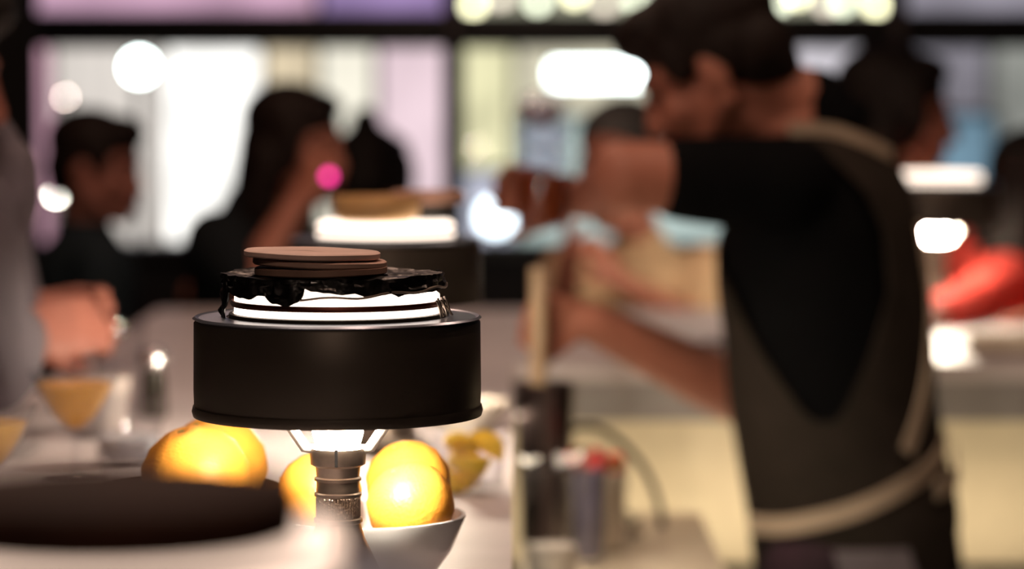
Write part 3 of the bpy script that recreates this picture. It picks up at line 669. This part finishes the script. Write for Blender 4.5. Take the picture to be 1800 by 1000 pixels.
def hand(mb, wrist, d, pn, side, curl=.9, s=1, spread=.12):
    """palm and five fingers: d forward, pn the palm's facing, side = +1 when the thumb lies along d x pn"""
    d = d.normalized(); pn = (pn - d * pn.dot(d)).normalized(); u = d.cross(pn) * side
    mb.cap(wrist, wrist + d * .02 * s, .025 * s, .025 * s)
    for k in (-1.5, -.5, .5, 1.5): mb.cap(wrist + d * .022 * s + u * k * .013 * s, wrist + d * .085 * s + u * k * .0195 * s, .0135 * s, .011 * s)
    for k, L in ((1.5, .072), (.5, .080), (-.5, .076), (-1.5, .060)):
        p = wrist + d * .088 * s + u * k * .0200 * s; a = .25 * curl; dirv = d + u * k * spread * .3
        for j, (fr_, r) in enumerate(((.42, .0088), (.32, .0080), (.26, .0072))):
            dv = (dirv.normalized() * math.cos(a) + pn * math.sin(a)).normalized(); q = p + dv * L * fr_ * s
            mb.cap(p, q, r * s, (r - .0006) * s); p = q; a += .95 * curl
    p = wrist + d * .028 * s + u * .024 * s
    for a_, L, r in ((.15, .035, .0125), (.55, .030, .0105), (.95, .026, .0092)):
        dv = (d * math.cos(a_ * .5) + u * (.75 - .5 * a_ * curl) + pn * (.2 + a_ * curl * .9)).normalized(); q = p + dv * L * s
        mb.cap(p, q, r * s, (r - .001) * s); p = q
def torso_secs(hip, sh, f, k=1.0, wk=1.0):
    """sections from crotch to neck base"""
    l = Vector((-f.y, f.x, 0)); ax = sh - hip
    T = [(-.20, .135, .10), (-.10, .16, .118), (.05, .165, .12), (.35, .138, .105), (.6, .15, .115), (.85, .168, .118), (.97, .155, .10), (1.05, .105, .075), (1.11, .062, .056)]
    return [(hip + ax * t, l * w_ * k * wk, f * d_ * k) for t, w_, d_ in T]
def person(label, yaw, hip, sh, hc, hyaw, hpitch, hstyle, hairm, shirt_m, trouser_m, arms, skin, sleeve='long', s=1.0, hs=1.0, voxel=.007, face=True, roll=0, sw=.165, collar=True):
    f = Vector((math.cos(yaw), math.sin(yaw), 0)); l = Vector((-f.y, f.x, 0))
    t = thing('person', label, 'person', (hip.x, hip.y, 0))
    sk, shm, tr = MB(), MB(), MB()
    sk.loft(torso_secs(hip, sh, f, .93 * s))
    nb_ = sh + (sh - hip).normalized() * .03 * s; R = basis(hyaw, hpitch, roll)
    sk.cap(nb_, hc + R @ Vector((-.025, 0, -.055)) * hs, .056 * s, .052 * s); head(sk, hc, R, hs)
    shm.loft(torso_secs(hip, sh, f, 1.06 * s)[1:])
    if collar: shm.cap(nb_ - Vector((0, 0, .03)), nb_ + Vector((0, 0, .015)), .07 * s, .062 * s)
    for (q, E, W, hd, pn, side, curl) in arms:
        S = sh + l * q * sw * s - Vector((0, 0, .025))
        sk.chain([S, E, W], [.052 * s, .042 * s, .028 * s]); hand(sk, W, hd, pn, side, curl, s)
        e = .010
        if sleeve == 'long': shm.chain([S, E, E.lerp(W, .93)], [.062 * s + e, .050 * s + e, .036 * s + e])
        elif sleeve == 'short': shm.chain([S, S.lerp(E, .6)], [.066 * s + e, .056 * s + e])
        else: shm.cap(S - l * q * .03, S, .062 * s, .056 * s)
    if len(arms) < 2:
        for q in ((-1, 1) if not arms else (-arms[0][0],)):
            S = sh + l * q * sw * s - Vector((0, 0, .025)); E = S + Vector((0, 0, -.28)) + l * q * .04; W = E + f * .14 + Vector((0, 0, -.20))
            sk.chain([S, E, W], [.05 * s, .04 * s, .028 * s]); hand(sk, W, Vector((f.x * .3, f.y * .3, -1)), -l * q, 1, .5, s)
            shm.chain([S, E, E.lerp(W, .93)], [.07 * s, .056 * s, .044 * s])
    for q in (-1, 1):
        h = hip + l * q * .085 * s - Vector((0, 0, .06)); kn = Vector((h.x + f.x * .05, h.y + f.y * .05, h.z * .53)); an = Vector((h.x - f.x * .02, h.y - f.y * .02, .075)); toe = an + f * .15 - Vector((0, 0, .045))
        sk.chain([h, kn, an, toe], [.075 * s, .052 * s, .038 * s, .030])
        tr.chain([h, kn, an + Vector((0, 0, .03))], [.092 * s, .070 * s, .060 * s])
        sh_ = MB().chain([an - f * .03 - Vector((0, 0, .035)), an + f * .08 - Vector((0, 0, .038)), toe], [.040, .038, .034])
        for v in sh_.v: v.z = max(v.z, .0)
        part('shoe', sh_, mat('black shoe', (.015, .012, .012), .4), t)
    tr.loft([(c_, a_ * 1.05, b_ * 1.05) for c_, a_, b_ in torso_secs(hip, sh, f, 1.02 * s)[:4]])
    o = WL[t]
    for v in sk.v: v.z = max(v.z, .012)
    part('body', None, skin, t, me=remeshed(sk, o, voxel, 3))
    part('shirt', None, shirt_m, t, me=remeshed(shm, o, voxel + .002, 6))
    part('trousers', None, trouser_m, t, me=remeshed(tr, o, .012, 4))
    if hstyle: part('hair', None, hairm, t, me=remeshed(hair_mesh(hc, R, hs, hstyle), o, voxel, 3))
    if face: face_parts(t, hc, R, hs)
    return t, R
dk_tr = mat('dark trousers', (.02, .018, .022), .8)
Vz = lambda v, dz: Vector((v.x, v.y, v.z + dz))
# guest in grey shirt at the far left
hcx = P(-150, 120, 3.5)
person('guest in a grey-lilac shirt at the left edge, reaching over the bar', math.radians(8), Vector((-1.0, 3.62, .92)), P(-75, 335, 3.62), hcx, .1, .25, 'short', hair_b,
       mat('grey lilac shirt', (.10, .082, .10), .85, var=.12, scale=14, bump=.3, bscale=40), dk_tr,
       [(-1, P(-20, 640, 3.50), P(22, 592, 3.72), Vector((.7, .45, .1)), Vector((.2, .8, -.2)), -1, .95), (1, P(-10, 520, 3.95), P(30, 560, 3.92), Vector((1, -.1, .05)), Vector((.2, -1, 0)), 1, .95)], skin_d, 'long', 1.05, 1.0)
# boy
person('dark-haired boy in a dark jacket facing right, second from the left', math.radians(20), P(140, 800, 6.35), P(150, 435, 6.32), P(172, 298, 6.3), math.radians(-18), .12, 'short', hair_br,
       mat('dark teal jacket', (.018, .026, .032), .8, spec=.12), dk_tr, [], skin_d, 'long', .9, .97)
# woman
person('long-haired woman in a dark top with her hand at her chin', math.radians(-20), P(430, 800, 6.2), P(440, 400, 6.18), P(522, 258, 6.15), math.radians(-28), .10, 'long', hair_br,
       mat('black knit top', (.010, .012, .014), .9, spec=.12), dk_tr,
       [(-1, P(432, 505, 6.0), P(512, 372, 6.02), Vector((.4, .1, .6)), Vector((.6, .5, -.2)), 1, .9), (1, P(350, 520, 6.3), P(430, 545, 6.05), Vector((1, -.2, 0)), Vector((0, 0, -1)), 1, .4)], skin_w, 'short', .95, 1.0)
# person with the bun
person('person with a dark hair bun seen from behind the second lamp', math.radians(80), P(655, 800, 7.1), P(655, 420, 7.08), P(655, 318, 7.05), math.radians(60), .2, 'bun', hair_b,
       mat('black coat', (.012, .010, .012), .9, spec=.12), dk_tr, [], skin_d, 'long', .9, .98, face=False)
# guest behind the raised arm
person('grey-haired guest in a cream top partly hidden by the bartender\'s raised arm', math.radians(-105), P(1125, 800, 6.2), P(1125, 460, 6.2), P(1092, 292, 6.14), math.radians(-112), .1, 'crop', hair_g,
       mat('cream top', (.72, .50, .30), .8, var=.08), dk_tr,
       [(1, P(1225, 570, 6.08), P(1095, 500, 5.92), Vector((-.6, -.2, .7)), Vector((-.5, .6, -.2)), 1, .6), (-1, P(985, 560, 6.06), P(1000, 452, 5.95), Vector((.0, -.2, .8)), Vector((1, 0, 0)), -1, .5)], skin_w, 'short', .88, 1.13)
# woman at right behind the bartender
person('black-haired woman turned to the right behind the bartender\'s shoulder', math.radians(35), P(1545, 800, 6.25), P(1545, 430, 6.25), P(1578, 202, 6.2), math.radians(-8), .1, 'long', hair_b,
       mat('black blouse', (.012, .011, .013), .8, spec=.12), dk_tr, [], skin_w, 'long', .95, 1.10)
# red-sleeved guest
person('dark-haired guest with a red sleeve resting on the counter at the right edge', math.radians(-120), P(1870, 800, 6.05), P(1845, 440, 6.0), P(1822, 345, 5.92), math.radians(50), .2, 'long', hair_b,
       mat('red sweater', (.62, .05, .035), .8, var=.12), dk_tr,
       [(-1, P(1775, 500, 5.75), P(1650, 558, 5.42), Vector((-1, -.1, -.05)), Vector((0, 0, -1)), 1, .5), (1, P(1930, 540, 5.8), P(1880, 560, 5.5), Vector((-1, 0, 0)), Vector((0, 0, -1)), -1, .5)], skin_d, 'long', 1.0, 1.0)

# ------------------------------------------------------------------ the bartender
YB = math.radians(180 - 35); f = Vector((math.cos(YB), math.sin(YB), 0)); l = Vector((-f.y, f.x, 0)); D0 = 4.36
ROWS = [(1090, 1520, .145, .155), (1000, 1518, .16, .15), (900, 1506, .172, .145), (800, 1480, .165, .137), (700, 1464, .165, .137), (600, 1458, .172, .136), (500, 1448, .178, .136), (400, 1440, .178, .130), (330, 1440, .165, .112), (270, 1442, .125, .085), (225, 1440, .085, .062), (190, 1432, .06, .052)]
def row(py):
    for a, b in zip(ROWS[:-1], ROWS[1:]):
        if a[0] >= py >= b[0]:
            u = (a[0] - py) / (a[0] - b[0]); return tuple(a[i] + (b[i] - a[i]) * u for i in range(4))
    return ROWS[-1] if py < ROWS[-1][0] else ROWS[0]
def surf(py, th, off=0):
    y_, cx, hw, hd = row(py); c = P(cx, py, D0); a = math.radians(th)
    return c + f * math.cos(a) * (hd + off) + l * math.sin(a) * (hw + off)
bt = thing('person', 'bartender in a black shirt and tied apron, leaning over his work', 'person', (P(1500, 900, D0).x, D0, 0))
sk, shm, tr = MB(), MB(), MB()
mk = lambda k, off=0: [(P(r[1], r[0], D0), l * (r[2] * k + off), f * (r[3] * k + off)) for r in ROWS]
sk.loft(mk(.90))
hc = P(1250, 123, 4.33); Rb = basis(math.radians(180 - 8), math.radians(30))
nb_ = P(1425, 195, 4.36); sk.chain([P(1430, 250, 4.37), nb_, hc + Rb @ Vector((-.035, 0, -.045))], [.066, .060, .054])
sk.cap(nb_, hc + Rb @ Vector((.01, 0, -.07)), .060, .050); sk.cap(P(1400, 225, 4.34), hc + Rb @ Vector((.03, 0, -.085)), .055, .035)
head(sk, hc, Rb, 1.05)
SL = P(1370, 325, 4.23); EL = P(1100, 308, 4.17); WLf = P(1030, 350, 4.44)
sk.chain([SL, EL, WLf], [.056, .050, .031])
hand(sk, WLf, Vector((-.95, .12, .12)), Vector((-.1, -1, .0)), -1, .8, 1.0)
SR = P(1490, 345, 4.50); ER = P(1345, 715, 4.52); WR = P(1040, 566, 4.33)
sk.chain([SR, ER, ER.lerp(WR, .35), WR], [.052, .046, .046, .031])
hand(sk, WR, Vector((-.085, -.055, .012)), Vector((.1, -.9, -.15)), -1, .85, 1.0)
for q in (-1, 1):
    h = P(1512, 980, D0) + l * q * .09; kn = Vector((h.x + f.x * .02, h.y + f.y * .02, .46)); an = Vector((h.x - f.x * .02, h.y - f.y * .02, .08)); toe = an + f * .15 - Vector((0, 0, .045))
    sk.chain([h, kn, an, toe], [.085, .055, .04, .03]); tr.chain([h, kn, an + Vector((0, 0, .03))], [.105, .078, .065])
    sh_ = MB().chain([an - f * .03 - Vector((0, 0, .035)), an + f * .08 - Vector((0, 0, .038)), toe], [.042, .04, .036])
    for v in sh_.v: v.z = max(v.z, 0)
    part('shoe', sh_, mat('black shoe', (.015, .012, .012), .4), bt)
for v in sk.v: v.z = max(v.z, .012)
part('body', None, skin_w, bt, me=remeshed(sk, WL[bt], .005, 3))
shm.loft(mk(.97)[1:-1]); shm.chain([SL.lerp(P(1440, 330, D0), .35), SL, SL.lerp(EL, .62)], [.075, .073, .062]); shm.chain([SR.lerp(P(1440, 345, D0), .4), SR, SR.lerp(ER, .55)], [.07, .068, .06])
shm.chain([P(1432, 230, 4.36), P(1426, 196, 4.36)], [.072, .066])
part('shirt', None, mat('black t-shirt', (.004, .004, .0045), .9, spec=.06), bt, me=remeshed(shm, WL[bt], .006, 5))
part('collar', MB().loft([(P(1445, 215, 4.37), l * .078, f * .080), (P(1440, 175, 4.365), l * .070 + Vector((0, 0, 0)), f * .068), (P(1440, 178, 4.365), l * .064, f * .062), (P(1445, 215, 4.37), l * .066, f * .066)]), mat('black t-shirt', (.004,) * 3), bt)
tr.loft([(c_, a_ * .94, b_ * .94) for c_, a_, b_ in mk(1.0)[:3]])
part('trousers', None, mat('dark maroon trousers', (.030, .012, .020), .85, var=.6, scale=12), bt, me=remeshed(tr, WL[bt], .01, 4))
part('hair', None, hair_br, bt, me=remeshed(hair_mesh(hc, Rb, 1.07, 'short'), WL[bt], .005, 3))
face_parts(bt, hc, Rb, 1.05)
# apron on the torso surface, open at the side
lo_k = [(1090, 400), (735, 400), (725, 114), (700, 106), (600, 84), (500, 66), (430, 30), (330, -10), (225, -10)]
hi_k = [(1090, 400), (735, 400), (725, 122), (700, 130), (600, 148), (500, 163), (400, 165), (330, 158), (280, 140), (225, 112)]
def itp(k, py):
    for a, b in zip(k[:-1], k[1:]):
        if a[0] >= py >= b[0]: u = (a[0] - py) / (a[0] - b[0]); return a[1] + (b[1] - a[1]) * u
    return k[-1][1]
def sheet(py0, py1, t0, t1, nr, nc, off, th=.004, m=None):
    vo = []; 
    for i in range(nr + 1):
        py = py0 + (py1 - py0) * i / nr; a0, a1 = t0(py), t1(py)
        for j in range(nc + 1): vo.append(surf(py, a0 + (a1 - a0) * j / nc, off))
    W_ = nc + 1; n_ = len(vo); vi = []
    for i in range(nr + 1):
        py = py0 + (py1 - py0) * i / nr; a0, a1 = t0(py), t1(py)
        for j in range(nc + 1): vi.append(surf(py, a0 + (a1 - a0) * j / nc, off - th))
    fs = [(i * W_ + j, i * W_ + j + 1, (i + 1) * W_ + j + 1, (i + 1) * W_ + j) for i in range(nr) for j in range(nc)]
    al = fs + [tuple(q + n_ for q in reversed(g)) for g in fs]
    bd = [(j, j + 1) for j in range(nc)] + [(nr * W_ + j + 1, nr * W_ + j) for j in range(nc)] + [((i + 1) * W_, i * W_) for i in range(nr)] + [(i * W_ + nc, (i + 1) * W_ + nc) for i in range(nr)]
    return MB().add(vo + vi, al + [(b_, a_, a_ + n_, b_ + n_) for a_, b_ in bd])
apm = mat('dark brown apron cloth', (.030, .023, .018), .9, spec=.15, var=.15, scale=20, bump=.25, bscale=300)
part('apron_skirt', sheet(1085, 720, lambda p: -20 , lambda p: 150 + (1085 - p) * .22, 24, 40, .010), apm, bt, auto=80)
part('apron_bib', sheet(722, 260, lambda p: -70, lambda p: max(-60, itp(lo_k, p)) if p > 330 else -60 + (330 - p) * .1, 24, 24, .010), apm, bt, auto=80)
part('apron_back', sheet(740, 232, lambda p: itp(hi_k, min(p, 724)), lambda p: 236, 30, 24, .010), apm, bt, auto=80)
strap = mat('beige cotton tape', (.52, .41, .30), .8, var=.08)
def ribbon(keys, w_, off=.016, th=.003):
    pts = []
    for i in range(len(keys) - 1):
        for k in range(8):
            u = k / 8; a, b, c_, d_ = [Vector(keys[max(0, min(len(keys) - 1, i + q))]) for q in (-1, 0, 1, 2)]
            pts.append(.5 * ((2 * b) + (c_ - a) * u + (2 * a - 5 * b + 4 * c_ - d_) * u * u + (3 * b - a - 3 * c_ + d_) * u ** 3))
    pts.append(Vector(keys[-1]))
    P0 = [surf(p.x, p.y, off) for p in pts]; mb = MB(); vv = []
    for i, p in enumerate(P0):
        t_ = (P0[min(i + 1, len(P0) - 1)] - P0[max(i - 1, 0)]).normalized()
        nrm = (surf(pts[i].x, pts[i].y, off + .02) - p).normalized(); sd = t_.cross(nrm).normalized() * w_ / 2
        vv += [p + sd, p - sd, p - sd - nrm * th, p + sd - nrm * th]
    fs = [(4 * i + j, 4 * i + (j + 1) % 4, 4 * i + 4 + (j + 1) % 4, 4 * i + 4 + j) for i in range(len(P0) - 1) for j in range(4)]
    n_ = 4 * (len(P0) - 1)
    return mb.add(vv, fs + [(3, 2, 1, 0), (n_, n_ + 1, n_ + 2, n_ + 3)])
part('back_strap', ribbon([(390, 196, 0), (520, 197, 0), (620, 188, 0), (700, 177, 0), (775, 160, 0)], .025), strap, bt, auto=60, label='beige apron strap down the back')
part('waist_tie', ribbon([(762, 205, 0), (800, 180, 0), (832, 153, 0), (870, 120, 0), (898, 85, 0), (908, 55, 0)], .028, .017), strap, bt, auto=60, label='beige waist tie')
part('neck_strap', ribbon([(226, 95, 0), (226, 135, 0), (244, 165, 0), (272, 195, 0)], .018, .018), strap, bt, auto=60, label='pale neck strap')
part('waist_bow', ribbon([(790, 208, 0), (815, 200, 0), (835, 185, 0), (842, 170, 0)], .030, .026), strap, bt, auto=60, label='knotted end of the waist tie')
part('pocket_towel', sheet(1085, 935, lambda p: 112 - (1085 - p) * .02, lambda p: 150 - (1085 - p) * .03, 10, 12, .022, .010), mat('lilac grey towel', (.22, .19, .21), .9, bump=.4), bt, auto=80)

# bottle in the raised hand
ice_m = mat('cracked ice', (.95, .93, .98), .22, var=.04, scale=60, bump=.8, bscale=90)
ice_m.node_tree.nodes['Principled BSDF'].inputs['Transmission Weight'].default_value = .75
bp = P(952, 402, 4.385); ztop = P(952, 158, 4.385).z; H = ztop - bp.z
bo = thing('bottle', 'clear bottle with an amber lower half held up by the bartender', 'bottle', bp)
part('glass_wall', MB().lathe([(0, 0), (.034, 0), (.039, .006), (.040, H * .40), (.0385, H * .42), (.041, H * .46), (.041, H * .60), (.0395, H * .62), (.041, H * .65), (.041, H * .82), (.036, H * .93), (.026, H * .98), (.012, H), (0, H)], 48, bp), glass('bottle glass', (.97, .95, .99), 2.0, .08), bo)
part('drink', MB().lathe([(0, .004), (.033, .005), (.0365, .012), (.0365, H * .40), (0, H * .40)], 40, bp), mat('amber liquor', (.20, .045, .014), .10), bo)
part('ice', MB().ell(bp + Vector((0, 0, H * .50)), (.032, .032, .017)), glass('ice glass', (.93, .91, .97), 2.2, .12), bo)
part('ice', MB().ell(bp + Vector((.003, 0, H * .66)), (.033, .031, .019)), MATS['ice glass'], bo)
part('ice', MB().ell(bp + Vector((-.002, 0, H * .83)), (.031, .030, .019)), ice_m, bo)
